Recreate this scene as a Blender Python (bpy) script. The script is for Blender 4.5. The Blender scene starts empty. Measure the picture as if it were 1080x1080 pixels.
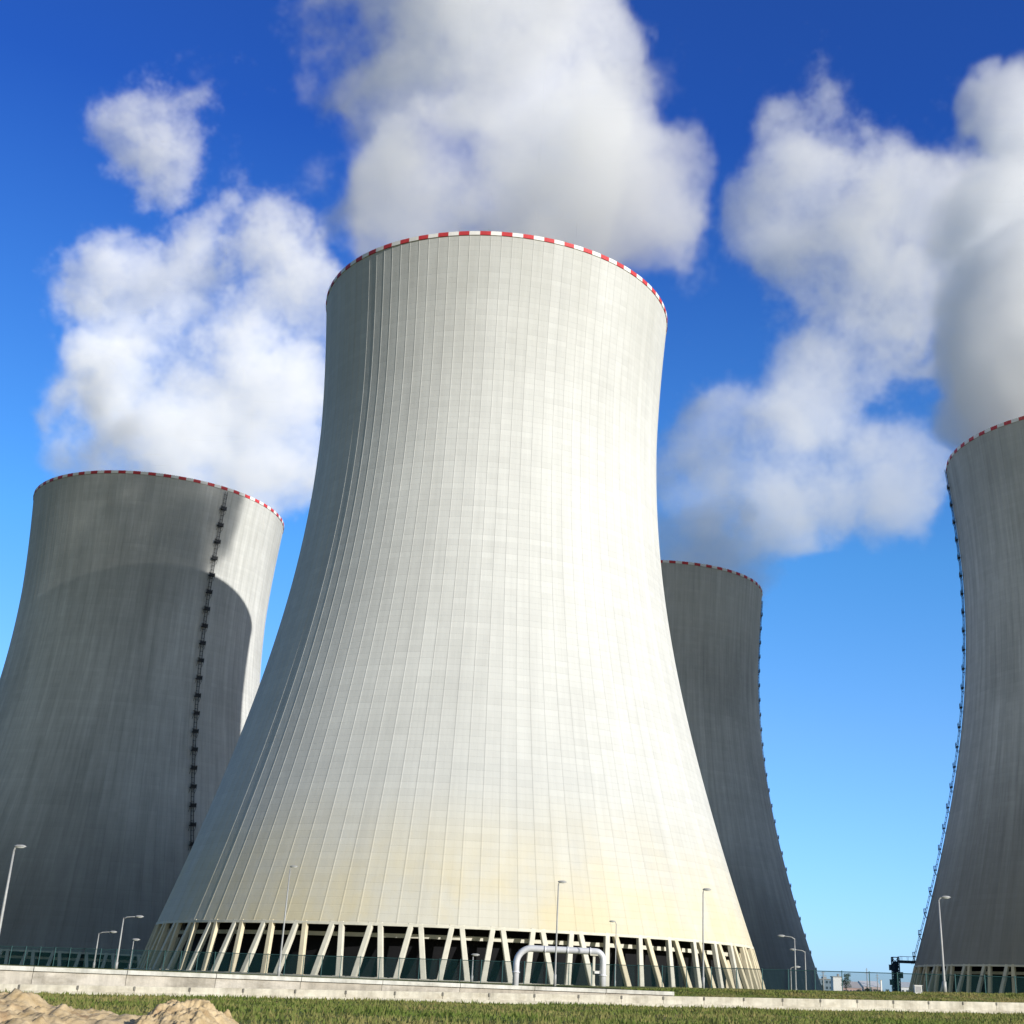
import bpy, bmesh, math, random
import numpy as np
from mathutils import Vector, Matrix

# ------------------------------------------------------------------ basics
SC = bpy.context.scene
COL = SC.collection
PI = math.pi
FPX, PITCH, ROLL, EYE = 1380.93, 0.38491, 0.03925, 3.17
PPX, PPY = 596.6, 481.6            # where the lens axis meets the 1080 px photograph

_f = Vector((0, math.cos(PITCH), math.sin(PITCH)))
_u0 = Vector((0, -math.sin(PITCH), math.cos(PITCH)))
_r0 = Vector((1, 0, 0))
CR = _r0 * math.cos(ROLL) + _u0 * math.sin(ROLL)
CU = -_r0 * math.sin(ROLL) + _u0 * math.cos(ROLL)

cam = bpy.data.cameras.new('camera')
cam_o = bpy.data.objects.new('camera', cam)
COL.objects.link(cam_o)
M = Matrix.Identity(4)
for i in range(3):
    M[i][0] = CR[i]; M[i][1] = CU[i]; M[i][2] = -_f[i]
M[2][3] = EYE
cam_o.matrix_world = M
cam.sensor_width = 36
cam.lens = FPX / 1080 * 36
cam.shift_x = (540 - PPX) / 1080
cam.shift_y = (PPY - 540) / 1080
cam.clip_start = 0.5
cam.clip_end = 30000
SC.camera = cam_o

def P(px, py, Y):
    """world point seen at photograph pixel (px, py) at distance Y along the ground"""
    d = _f * FPX + CR * (px - PPX) - CU * (py - PPY)
    return Vector((0, 0, EYE)) + d * (Y / d.y)

# ------------------------------------------------------------------ light
SUN_AZ, SUN_EL = math.radians(-43), math.radians(17)
sdir = Vector((math.cos(SUN_AZ) * math.cos(SUN_EL), math.sin(SUN_AZ) * math.cos(SUN_EL), math.sin(SUN_EL)))
sun = bpy.data.lights.new('sun', 'SUN')
sun.energy = 4.7
sun.angle = math.radians(0.5)
sun.color = (1.0, 0.975, 0.93)
sun_o = bpy.data.objects.new('sun', sun)
sun_o.rotation_euler = sdir.to_track_quat('Z', 'Y').to_euler()
COL.objects.link(sun_o)

world = bpy.data.worlds.new('World')
SC.world = world
world.use_nodes = True
nt = world.node_tree
nt.nodes.clear()
sky = nt.nodes.new('ShaderNodeTexSky')
sky.sky_type = 'NISHITA'
sky.sun_disc = False
sky.sun_elevation = SUN_EL
sky.sun_rotation = PI / 2 - SUN_AZ
sky.air_density = 1.0
sky.dust_density = 0.35
sky.ozone_density = 2.2
# deep polarised blue: the sky's own colour graded by elevation (a fixed direction in the world)
wtc = nt.nodes.new('ShaderNodeTexCoord')
wsp = nt.nodes.new('ShaderNodeSeparateXYZ'); nt.links.new(wtc.outputs['Generated'], wsp.inputs[0])
wr = nt.nodes.new('ShaderNodeValToRGB'); nt.links.new(wsp.outputs[2], wr.inputs[0])
TINT = [(0.0, (.62, 1.02, 2.1)), (0.05, (.62, 1.04, 2.1)), (0.18, (.62, 1.02, 1.58)), (0.30, (.46, 1.02, 1.58)), (0.44, (.31, .77, 1.50)), (0.58, (.17, .50, 1.36)), (1.0, (.30, .50, 1.2))]
while len(wr.color_ramp.elements) < len(TINT): wr.color_ramp.elements.new(0.5)
for e, (p_, c_) in zip(wr.color_ramp.elements, TINT):
    e.position = p_
for e, (p_, c_) in zip(wr.color_ramp.elements, TINT):
    e.color = (c_[0] / 3, c_[1] / 3, c_[2] / 3, 1)
hs = nt.nodes.new('ShaderNodeVectorMath'); hs.operation = 'MULTIPLY'
hx3 = nt.nodes.new('ShaderNodeVectorMath'); hx3.operation = 'SCALE'; hx3.inputs['Scale'].default_value = 3.0
nt.links.new(wr.outputs[0], hx3.inputs[0]); nt.links.new(hx3.outputs[0], hs.inputs[1])
bg = nt.nodes.new('ShaderNodeBackground')
bg.inputs['Strength'].default_value = 0.12
wo = nt.nodes.new('ShaderNodeOutputWorld')
nt.links.new(sky.outputs[0], hs.inputs[0])
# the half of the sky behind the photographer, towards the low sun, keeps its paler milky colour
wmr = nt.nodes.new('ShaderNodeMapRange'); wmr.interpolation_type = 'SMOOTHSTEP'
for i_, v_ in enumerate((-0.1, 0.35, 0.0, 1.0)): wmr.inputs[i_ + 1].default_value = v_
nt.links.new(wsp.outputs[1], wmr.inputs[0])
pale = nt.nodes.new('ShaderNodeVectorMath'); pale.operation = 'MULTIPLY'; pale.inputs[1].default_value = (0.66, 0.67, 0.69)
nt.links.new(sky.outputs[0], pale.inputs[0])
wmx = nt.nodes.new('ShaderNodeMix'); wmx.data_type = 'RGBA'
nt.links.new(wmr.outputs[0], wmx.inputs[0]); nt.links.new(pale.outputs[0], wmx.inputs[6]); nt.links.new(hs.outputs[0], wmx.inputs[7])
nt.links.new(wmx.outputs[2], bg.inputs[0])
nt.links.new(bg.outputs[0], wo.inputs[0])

SC.view_settings.view_transform = 'Standard'
SC.view_settings.look = 'None'
SC.view_settings.exposure = 0.2
SC.view_settings.gamma = 1.0
SC.view_settings.use_curve_mapping = False
SC.render.engine = 'CYCLES'
SC.cycles.volume_bounces = 9
SC.cycles.max_bounces = 14
SC.cycles.transparent_max_bounces = 24
SC.cycles.volume_step_rate = 1.25
SC.cycles.volume_max_steps = 512
SC.cycles.use_denoising = True

# ------------------------------------------------------------------ helpers
def tag(o, label=None, cat=None, group=None, kind=None):
    if label: o['label'] = label
    if cat: o['category'] = cat
    if group: o['group'] = group
    if kind: o['kind'] = kind
    return o

def empty(name, loc, label, cat, group=None):
    o = bpy.data.objects.new(name, None)
    COL.objects.link(o)
    o.location = loc
    o.empty_display_size = 0.5
    return tag(o, label, cat, group)

def link_mesh(name, me, mats=None, parent=None):
    o = bpy.data.objects.new(name, me)
    COL.objects.link(o)
    if parent is not None: o.parent = parent
    if mats is not None and not me.materials:
        for m in (mats if isinstance(mats, (list, tuple)) else [mats]):
            me.materials.append(m)
    return o

class MB:
    """collects vertices and faces of one mesh"""
    def __init__(s):
        s.v, s.f, s.m, s.sm = [], [], [], []
    def add(s, vs, fs, mi=0, smooth=False):
        b = len(s.v)
        s.v += [tuple(p) for p in vs]
        for f in fs:
            s.f.append([b + i for i in f]); s.m.append(mi); s.sm.append(smooth)
    def box(s, c, size, mi=0, rz=0.0):
        cx, cy, cz = c; x, y, z = [k / 2 for k in size]
        ca, sa = math.cos(rz), math.sin(rz)
        vs = []
        for dz in (-z, z):
            for dx, dy in ((-x, -y), (x, -y), (x, y), (-x, y)):
                vs.append((cx + dx * ca - dy * sa, cy + dx * sa + dy * ca, cz + dz))
        s.add(vs, [(0, 3, 2, 1), (4, 5, 6, 7), (0, 1, 5, 4), (1, 2, 6, 5), (2, 3, 7, 6), (3, 0, 4, 7)], mi)
    def bar(s, a, b, w, d, side=None, mi=0, bev=0.0, w2=None, d2=None):
        """bar of rectangular section (bevelled corners) from a to b"""
        a, b = Vector(a), Vector(b)
        z = (b - a).normalized()
        x = Vector(side) if side is not None else Vector((1, 0, 0))
        x = x - z * x.dot(z)
        if x.length < 1e-4: x = Vector((0, 1, 0)) - z * z.y
        x.normalize(); y = z.cross(x)
        def sec(p, w, d):
            w /= 2; d /= 2; e = bev
            if e > 0:
                q = [(-w + e, -d), (w - e, -d), (w, -d + e), (w, d - e), (w - e, d), (-w + e, d), (-w, d - e), (-w, -d + e)]
            else:
                q = [(-w, -d), (w, -d), (w, d), (-w, d)]
            return [p + x * i + y * j for i, j in q]
        A, B = sec(a, w, d), sec(b, w2 or w, d2 or d)
        n = len(A)
        s.add(A + B, [(i, (i + 1) % n, n + (i + 1) % n, n + i) for i in range(n)] + [tuple(range(n))[::-1], tuple(range(n, 2 * n))], mi)
    def tube(s, pts, rad, n=8, mi=0, cap=True):
        pts = [Vector(p) for p in pts]
        if not isinstance(rad, (list, tuple)): rad = [rad] * len(pts)
        vs, fs = [], []
        ref = None
        for i, p in enumerate(pts):
            t = (pts[min(i + 1, len(pts) - 1)] - pts[max(i - 1, 0)]).normalized()
            if ref is None: ref = Vector((1, 0, 0)) if abs(t.x) < 0.9 else Vector((0, 1, 0))
            x = (ref - t * ref.dot(t)).normalized(); ref = x; y = t.cross(x)
            for k in range(n):
                a = 2 * PI * k / n
                vs.append(p + (x * math.cos(a) + y * math.sin(a)) * rad[i])
        for i in range(len(pts) - 1):
            for k in range(n):
                fs.append((i * n + k, i * n + (k + 1) % n, (i + 1) * n + (k + 1) % n, (i + 1) * n + k))
        if cap:
            fs.append(tuple(range(n))[::-1]); fs.append(tuple(range((len(pts) - 1) * n, len(pts) * n)))
        s.add(vs, fs, mi, True)
    def lathe(s, prof, n=48, mi=0, c=(0, 0, 0), smooth=True, close=False):
        vs, fs = [], []
        for k in range(n):
            a = 2 * PI * k / n
            for r, z in prof: vs.append((c[0] + r * math.cos(a), c[1] + r * math.sin(a), c[2] + z))
        m = len(prof)
        for k in range(n):
            for i in range(m if close else m - 1):
                j = (i + 1) % m
                fs.append((k * m + i, ((k + 1) % n) * m + i, ((k + 1) % n) * m + j, k * m + j))
        s.add(vs, fs, mi, smooth)
    def mesh(s, name, mats):
        me = bpy.data.meshes.new(name)
        me.from_pydata(s.v, [], s.f)
        for m in (mats if isinstance(mats, (list, tuple)) else [mats]): me.materials.append(m)
        me.polygons.foreach_set('material_index', s.m)
        me.polygons.foreach_set('use_smooth', s.sm)
        me.update()
        return me
    def build(s, name, mats, parent=None):
        return link_mesh(name, s.mesh(name, mats), None, parent)

# ------------------------------------------------------------------ materials
def new_mat(name):
    m = bpy.data.materials.new(name)
    m.use_nodes = True
    m.node_tree.nodes.clear()
    N, L = m.node_tree.nodes, m.node_tree.links
    out = N.new('ShaderNodeOutputMaterial')
    b = N.new('ShaderNodeBsdfPrincipled')
    L.new(b.outputs[0], out.inputs[0])
    return m, N, L, b, out

def math_node(N, L, op, a, b=None, c=None, clamp=False):
    n = N.new('ShaderNodeMath'); n.operation = op; n.use_clamp = clamp
    for i, v in enumerate((a, b, c)):
        if v is None: continue
        if isinstance(v, (int, float)): n.inputs[i].default_value = v
        else: L.new(v, n.inputs[i])
    return n.outputs[0]

def noise(N, L, vec, scale, detail=4, rough=0.55, dim='3D'):
    n = N.new('ShaderNodeTexNoise'); n.noise_dimensions = dim
    n.inputs['Scale'].default_value = scale; n.inputs['Detail'].default_value = detail
    n.inputs['Roughness'].default_value = rough
    if vec is not None: L.new(vec, n.inputs['Vector'])
    return n.outputs[0]

def mix_col(N, L, fac, a, b, mode='MIX'):
    n = N.new('ShaderNodeMix'); n.data_type = 'RGBA'; n.blend_type = mode
    if isinstance(fac, (int, float)): n.inputs[0].default_value = fac
    else: L.new(fac, n.inputs[0])
    for k, v in ((6, a), (7, b)):
        if isinstance(v, (tuple, list)): n.inputs[k].default_value = (*v, 1)
        else: L.new(v, n.inputs[k])
    return n.outputs[2]

def map_range(N, L, v, a, b, c=0.0, d=1.0, smooth=False):
    n = N.new('ShaderNodeMapRange')
    if smooth: n.interpolation_type = 'SMOOTHSTEP'
    L.new(v, n.inputs[0])
    for i, k in enumerate((a, b, c, d)): n.inputs[i + 1].default_value = k
    return n.outputs[0]

def scaled(N, L, vec, s, off=(0, 0, 0)):
    n = N.new('ShaderNodeMapping'); n.inputs['Scale'].default_value = s; n.inputs['Location'].default_value = off
    L.new(vec, n.inputs['Vector'])
    return n.outputs[0]

def bump(N, L, b, h, dist=0.05, strength=0.6):
    n = N.new('ShaderNodeBump'); n.inputs['Strength'].default_value = strength; n.inputs['Distance'].default_value = dist
    L.new(h, n.inputs['Height']); L.new(n.outputs[0], b.inputs['Normal'])

def simple(name, col, rough=0.7, metal=0.0, var=0.12, scale=2.0, spec=0.3):
    m, N, L, b, out = new_mat(name)
    tc = N.new('ShaderNodeTexCoord')
    n = noise(N, L, tc.outputs['Object'], scale, 5)
    f = map_range(N, L, n, 0.3, 0.7, 1 - var, 1 + var)
    c = mix_col(N, L, 1.0, col, f, 'MULTIPLY')
    L.new(c, b.inputs['Base Color'])
    b.inputs['Roughness'].default_value = rough
    b.inputs['Metallic'].default_value = metal
    b.inputs['Specular IOR Level'].default_value = spec
    return m

def shell_material(name, base, seed, stain=0.0, grime=0.25):
    m, N, L, b, out = new_mat(name)
    uv = N.new('ShaderNodeUVMap'); uv.uv_map = 'UVMap'
    sep = N.new('ShaderNodeSeparateXYZ'); L.new(uv.outputs[0], sep.inputs[0])
    U, V = sep.outputs[0], sep.outputs[1]
    tc = N.new('ShaderNodeTexCoord')
    ob = N.new('ShaderNodeMapping'); ob.inputs['Location'].default_value = (seed * 37.1, seed * 11.3, seed * 5.7)
    L.new(tc.outputs['Object'], ob.inputs['Vector']); OB = ob.outputs[0]
    # formwork panels: each lift 1.2 m, each bay half a rib spacing
    lift = math_node(N, L, 'MULTIPLY', V, 1 / 1.25)
    fl = math_node(N, L, 'FRACT', lift)
    hl = math_node(N, L, 'LESS_THAN', fl, 0.085)
    fu = math_node(N, L, 'FRACT', U)
    vl = math_node(N, L, 'LESS_THAN', fu, 0.115)
    vl2 = math_node(N, L, 'LESS_THAN', math_node(N, L, 'ABSOLUTE', math_node(N, L, 'SUBTRACT', fu, 0.557)), 0.028)
    vl = math_node(N, L, 'MAXIMUM', vl, math_node(N, L, 'MULTIPLY', vl2, 0.6))
    comb = N.new('ShaderNodeCombineXYZ')
    L.new(math_node(N, L, 'FLOOR', U), comb.inputs[0]); L.new(math_node(N, L, 'FLOOR', lift), comb.inputs[1]); comb.inputs[2].default_value = seed
    wn = N.new('ShaderNodeTexWhiteNoise'); wn.noise_dimensions = '3D'; L.new(comb.outputs[0], wn.inputs['Vector'])
    row = N.new('ShaderNodeTexWhiteNoise'); row.noise_dimensions = '1D'
    L.new(math_node(N, L, 'FLOOR', lift), row.inputs['W'])
    colw = N.new('ShaderNodeTexWhiteNoise'); colw.noise_dimensions = '1D'
    L.new(math_node(N, L, 'FLOOR', U), colw.inputs['W'])
    f = map_range(N, L, wn.outputs[0], 0, 1, 0.965, 1.02)
    f = math_node(N, L, 'MULTIPLY', f, map_range(N, L, row.outputs[0], 0, 1, 0.97, 1.02))
    f = math_node(N, L, 'MULTIPLY', f, map_range(N, L, colw.outputs[0], 0, 1, 0.955, 1.025))
    f = math_node(N, L, 'MULTIPLY', f, map_range(N, L, hl, 0, 1, 1.0, 0.945))
    f = math_node(N, L, 'MULTIPLY', f, map_range(N, L, vl, 0, 1, 1.0, 0.95))
    # run-off streaks: fine round the shell, long down it
    st = noise(N, L, scaled(N, L, uv.outputs[0], (1.3, 0.03, 1), (seed, seed * 3, 0)), 1.0, 7, 0.7, '2D')
    f = math_node(N, L, 'MULTIPLY', f, map_range(N, L, st, 0.35, 0.75, 1.0 + 0.12 * grime, 1.0 - 0.5 * grime))
    # broad weather patches
    big = noise(N, L, scaled(N, L, OB, (0.022, 0.022, 0.014)), 1.0, 5, 0.6)
    f = math_node(N, L, 'MULTIPLY', f, map_range(N, L, big, 0.35, 0.7, 1.0 + 0.15 * grime, 1.0 - 0.5 * grime, True))
    # soot and weathering below the rim
    top = map_range(N, L, V, 100, 152, 0, 1, True)
    n2 = noise(N, L, scaled(N, L, uv.outputs[0], (0.18, 0.02, 1), (seed * 2, 0, 0)), 1.0, 5, 0.6, '2D')
    tf = math_node(N, L, 'MULTIPLY', top, map_range(N, L, n2, 0.3, 0.65, 0.25, 1.0))
    c = mix_col(N, L, 1.0, base, f, 'MULTIPLY')
    c = mix_col(N, L, math_node(N, L, 'MULTIPLY', tf, 0.5), c, (0.40, 0.40, 0.36))
    # ochre mineral staining low down on the shell
    lo = map_range(N, L, V, 6, 36, 1, 0, True)
    n3 = noise(N, L, scaled(N, L, uv.outputs[0], (0.22, 0.06, 1), (seed * 4, 1, 0)), 1.0, 6, 0.65, '2D')
    lf = math_node(N, L, 'MULTIPLY', lo, map_range(N, L, n3, 0.36, 0.62, 0.42, 1.0))
    c = mix_col(N, L, math_node(N, L, 'MULTIPLY', lf, stain), c, (0.63, 0.52, 0.27))
    # shell colour darkens gradually towards the foot
    if stain < 0.4:
        dk = map_range(N, L, V, 8, 60, 1, 0, True)
        c = mix_col(N, L, math_node(N, L, 'MULTIPLY', dk, 0.6), c, (0.17, 0.16, 0.14))
    L.new(c, b.inputs['Base Color'])
    b.inputs['Roughness'].default_value = 0.9
    b.inputs['Specular IOR Level'].default_value = 0.15
    g = noise(N, L, scaled(N, L, OB, (0.8, 0.8, 0.8)), 1.0, 4)
    bump(N, L, b, math_node(N, L, 'ADD', g, math_node(N, L, 'MULTIPLY', hl, -0.6)), 0.06, 0.5)
    return m

MAT = {}
MAT['column'] = simple('column_concrete', (0.60, 0.57, 0.47), 0.85, 0, 0.12, 0.5)
MAT['column_tan'] = simple('tan_concrete', (0.62, 0.545, 0.38), 0.85, 0, 0.12, 0.5)
MAT['red'] = simple('red_paint', (0.50, 0.045, 0.05), 0.6, 0, 0.15, 0.4)
MAT['white'] = simple('white_paint', (0.74, 0.72, 0.68), 0.6, 0, 0.08, 0.4)
MAT['dark_fill'] = simple('dark_louvre', (0.005, 0.005, 0.006), 0.9, 0, 0.3, 0.4)
MAT['iron'] = simple('dark_iron', (0.03, 0.032, 0.035), 0.6, 0.3, 0.2, 2)
MAT['galv'] = simple('galvanised_steel', (0.34, 0.34, 0.33), 0.55, 0.2, 0.1, 3)
MAT['lamp_glass'] = simple('lamp_glass', (0.75, 0.76, 0.75), 0.25, 0, 0.03, 3, 0.5)
MAT['blue_steel'] = simple('blue_steel', (0.035, 0.07, 0.12), 0.6, 0.2, 0.2, 1)
MAT['basin'] = simple('basin_concrete', (0.40, 0.38, 0.33), 0.9, 0, 0.2, 0.4)

# ------------------------------------------------------------------ cooling towers
H_TOP, Z_BOT = 151.7, 8.48              # shell above the tower's foot
R_T, Z_T, B1, B2, N1, N2 = 39.671, 116.94, 89.789, 169.55, 2.198, 1.5402
def rad(z):
    n, b = (N2, B2) if z > Z_T else (N1, B1)
    return R_T * (1 + abs((z - Z_T) / b) ** n) ** (1 / n)
NR = 112

def shell_mesh():
    rows = 90
    zs = [Z_BOT + (H_TOP - Z_BOT) * i / rows for i in range(rows + 1)]
    offs = ((0.0, 0.0), (0.02, 0.035), (0.085, 0.035), (0.105, 0.0))
    n = NR * 4
    V = np.zeros(((rows + 1) * n, 3)); UVv = np.zeros(((rows + 1) * n, 2))
    for i, z in enumerate(zs):
        r = rad(z)
        for k in range(NR):
            for j, (fr, h) in enumerate(offs):
                a = 2 * PI * (k + fr) / NR
                q = i * n + k * 4 + j
                V[q] = ((r + h) * math.cos(a), (r + h) * math.sin(a), z)
                UVv[q] = (k + fr, z)
    F = []
    for i in range(rows):
        for k in range(n):
            F.append((i * n + k, i * n + (k + 1) % n, (i + 1) * n + (k + 1) % n, (i + 1) * n + k))
    V = V.tolist(); uvs = UVv.tolist()
    # inner face of the shell
    n2, rows2 = NR, 30
    b0 = len(V)
    for i in range(rows2 + 1):
        z = Z_BOT + (H_TOP - Z_BOT) * i / rows2
        r = rad(z) - 0.7
        for k in range(n2):
            a = 2 * PI * k / n2
            V.append((r * math.cos(a), r * math.sin(a), z)); uvs.append((k, z))
    nf_out = len(F)
    for i in range(rows2):
        for k in range(n2):
            F.append((b0 + i * n2 + k, b0 + (i + 1) * n2 + k, b0 + (i + 1) * n2 + (k + 1) % n2, b0 + i * n2 + (k + 1) % n2))
    # close the top and bottom edges
    for i, j, flip in ((rows * n, b0 + rows2 * n2, False), (0, b0, True)):
        for k in range(n2):
            o = [i + (4 * k + q) % n for q in range(5)]
            f = o + [j + (k + 1) % n2, j + k]
            F.append(tuple(f[::-1]) if flip else tuple(f))
    me = bpy.data.meshes.new('shell')
    me.from_pydata(V, [], F)
    uvl = me.uv_layers.new(name='UVMap')
    vi = np.zeros(len(me.loops), dtype=np.int32); me.loops.foreach_get('vertex_index', vi)
    UA = np.array(uvs)[vi]
    # unwrap the seam
    ls = np.zeros(len(me.polygons), dtype=np.int32); me.polygons.foreach_get('loop_start', ls)
    lt = np.zeros(len(me.polygons), dtype=np.int32); me.polygons.foreach_get('loop_total', lt)
    for s, t in zip(ls, lt):
        u = UA[s:s + t, 0]
        if u.max() - u.min() > NR / 2: u[u < NR / 2] += NR
    uvl.data.foreach_set('uv', UA.ravel())
    sm = np.ones(len(me.polygons), dtype=bool)
    me.polygons.foreach_set('use_smooth', sm)
    # creases along the ribs stay sharp
    me.set_sharp_from_angle(angle=math.radians(8))
    me.update()
    return me

SHELL = shell_mesh()

def rim_mesh():
    b = MB()
    z0, z1 = H_TOP - 0.45, H_TOP + 0.5
    for k in range(NR):
        for q in range(3):
            a0, a1 = [2 * PI * (k + (q + t) / 3) / NR for t in (0, 1)]
            ri, ro = rad(H_TOP) - 0.75, rad(H_TOP) + 0.16
            vs = [(r * math.cos(a), r * math.sin(a), z) for a in (a0, a1) for r, z in ((ri, z0), (ro, z0), (ro, z1), (ri, z1))]
            b.add(vs, [(1, 5, 6, 2), (2, 6, 7, 3), (4, 0, 3, 7), (0, 4, 5, 1)], k % 2)
    return b.mesh('rim_band', [MAT['white'], MAT['red']])
RIM = rim_mesh()

SL = (rad(Z_BOT) - rad(Z_BOT + 6)) / 6   # the shell's slope at its foot, carried on by the columns
def col_ends(k, side):
    a_mid = 2 * PI * (2 * k + 1) / NR
    r0 = rad(Z_BOT) - 0.35
    rf = r0 + SL * (Z_BOT - 0.4)
    at, ab = 0.78 / r0, 2.35 / rf
    top = (r0 * math.cos(a_mid + side * at), r0 * math.sin(a_mid + side * at), Z_BOT + 0.1)
    bot = (rf * math.cos(a_mid + side * ab), rf * math.sin(a_mid + side * ab), -0.6)
    return bot, top, (-math.sin(a_mid), math.cos(a_mid), 0)
# one column mesh in its own frame (all columns share it): leaning to one side, mirrored for the other
def col_mesh(side):
    b = MB()
    r0 = rad(Z_BOT) - 0.35; rf = r0 + SL * (Z_BOT - 0.4)
    b.bar((rf - r0, side * 2.35, -0.6 - Z_BOT), (0, side * 0.78, 0.1), 0.95, 0.8, (0, 1, 0), 0, 0.08, 0.85, 0.8)
    b.box((rf - r0, side * 2.35, -0.1 - Z_BOT + 0.15), (1.7, 1.5, 0.5))
    return b
COLM = {(s, m): col_mesh(s).mesh('column', [MAT[m]]) for s in (-1, 1) for m in ('column', 'column_tan')}

def ring_beam_mesh():
    b = MB(); r = rad(Z_BOT)
    b.lathe([(r - 0.95, Z_BOT - 0.30), (r + 0.16, Z_BOT - 0.30), (r + 0.10, Z_BOT + 0.12), (r - 0.95, Z_BOT + 0.12)], 224, close=True, smooth=False)
    return b
RINGB = ring_beam_mesh().mesh('ring_beam', [MAT['column']])
def basin_mesh():
    b = MB(); rf = rad(Z_BOT) + SL * Z_BOT
    b.lathe([(rf - 1.6, -2.0), (rf + 1.9, -2.0), (rf + 1.9, 0.25), (rf + 1.2, 0.25), (rf + 1.1, -0.15), (rf - 1.5, -0.15)], 112, close=True, smooth=False)
    return b.mesh('basin_rim', [MAT['basin']])
BASIN = basin_mesh()
def fill_mesh():
    b = MB(); r = rad(Z_BOT) - 5.5
    b.lathe([(0.2, 9.6), (r, 9.6), (r, -0.8), (0.2, -0.8)], 112, smooth=False)
    return b.mesh('fill_pack', [MAT['dark_fill']])
FILL = fill_mesh()
def duct_mesh():
    b = MB(); r = rad(Z_BOT) - 3.3
    b.lathe([(r - 0.3, 6.5), (r + 0.3, 6.5), (r + 0.3, 7.15), (r - 0.3, 7.15)], 112, close=True, smooth=False)
    return b.mesh('water_duct', [MAT['column']])
DUCT = duct_mesh()

def ladder(parent, az):
    b = MB()
    ca, sa = math.cos(az), math.sin(az); t = Vector((-sa, ca, 0))
    def at(z, off, side=0.0):
        r = rad(z) + 0.35 + off
        return Vector((r * ca, r * sa, z)) + t * side
    zs = [9 + (150.5 - 9) * i / 48 for i in range(49)]
    for side in (-0.45, 0.45):
        b.tube([at(z, 0.15, side) for z in zs], 0.06, 5)
        b.tube([at(z, 0.5, side * 0.9) for z in zs], 0.05, 5)
    z = 9.5
    while z < 150:                      # rungs and cage hoops
        b.bar(at(z, 0.15, -0.45), at(z, 0.15, 0.45), 0.05, 0.05)
        b.bar(at(z, 0.5, -0.42), at(z, 0.5, 0.42), 0.09, 0.05)
        b.bar(at(z, 0.15, -0.45), at(z, 0.5, -0.42), 0.05, 0.09)
        b.bar(at(z, 0.15, 0.45), at(z, 0.5, 0.42), 0.05, 0.09)
        z += 1.4
    o = b.build('ladder', MAT['iron'], parent)
    n = 25
    for i in range(n):
        p = MB()
        z = 11 + (144.5 - 11) * i / (n - 1)
        c = at(z, 0.38)
        p.box(c, (0.75, 2.0, 0.16), 0, az)
        for s in (-0.95, 0.95):
            p.bar(c + t * s, c + t * s + Vector((0, 0, 1.1)), 0.06, 0.06)
            p.bar(c + t * s + Vector((ca, sa, 0)) * 0.35, c + t * s + Vector((ca, sa, 0)) * 0.35 + Vector((0, 0, 1.1)), 0.08, 0.08)
            p.bar(c + t * s - Vector((ca, sa, 0)) * 0.4 + Vector((0, 0, 1.05)), c + t * s + Vector((ca, sa, 0)) * 0.35 + Vector((0, 0, 1.05)), 0.07, 0.07)
            p.bar(c + t * s + Vector((ca, sa, 0)) * 0.4, c + t * s - Vector((ca, sa, 0)) * 0.35 + Vector((0, 0, -1.5)), 0.09, 0.09)
        p.bar(c - t * 0.95 + Vector((ca, sa, 0)) * 0.35 + Vector((0, 0, 1.05)), c + t * 0.95 + Vector((ca, sa, 0)) * 0.35 + Vector((0, 0, 1.05)), 0.07, 0.07)
        p.bar(c - t * 0.95 + Vector((ca, sa, 0)) * 0.35 + Vector((0, 0, .5)), c + t * 0.95 + Vector((ca, sa, 0)) * 0.35 + Vector((0, 0, .5)), 0.07, 0.8)
        p.build('landing', MAT['iron'], o)

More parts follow.
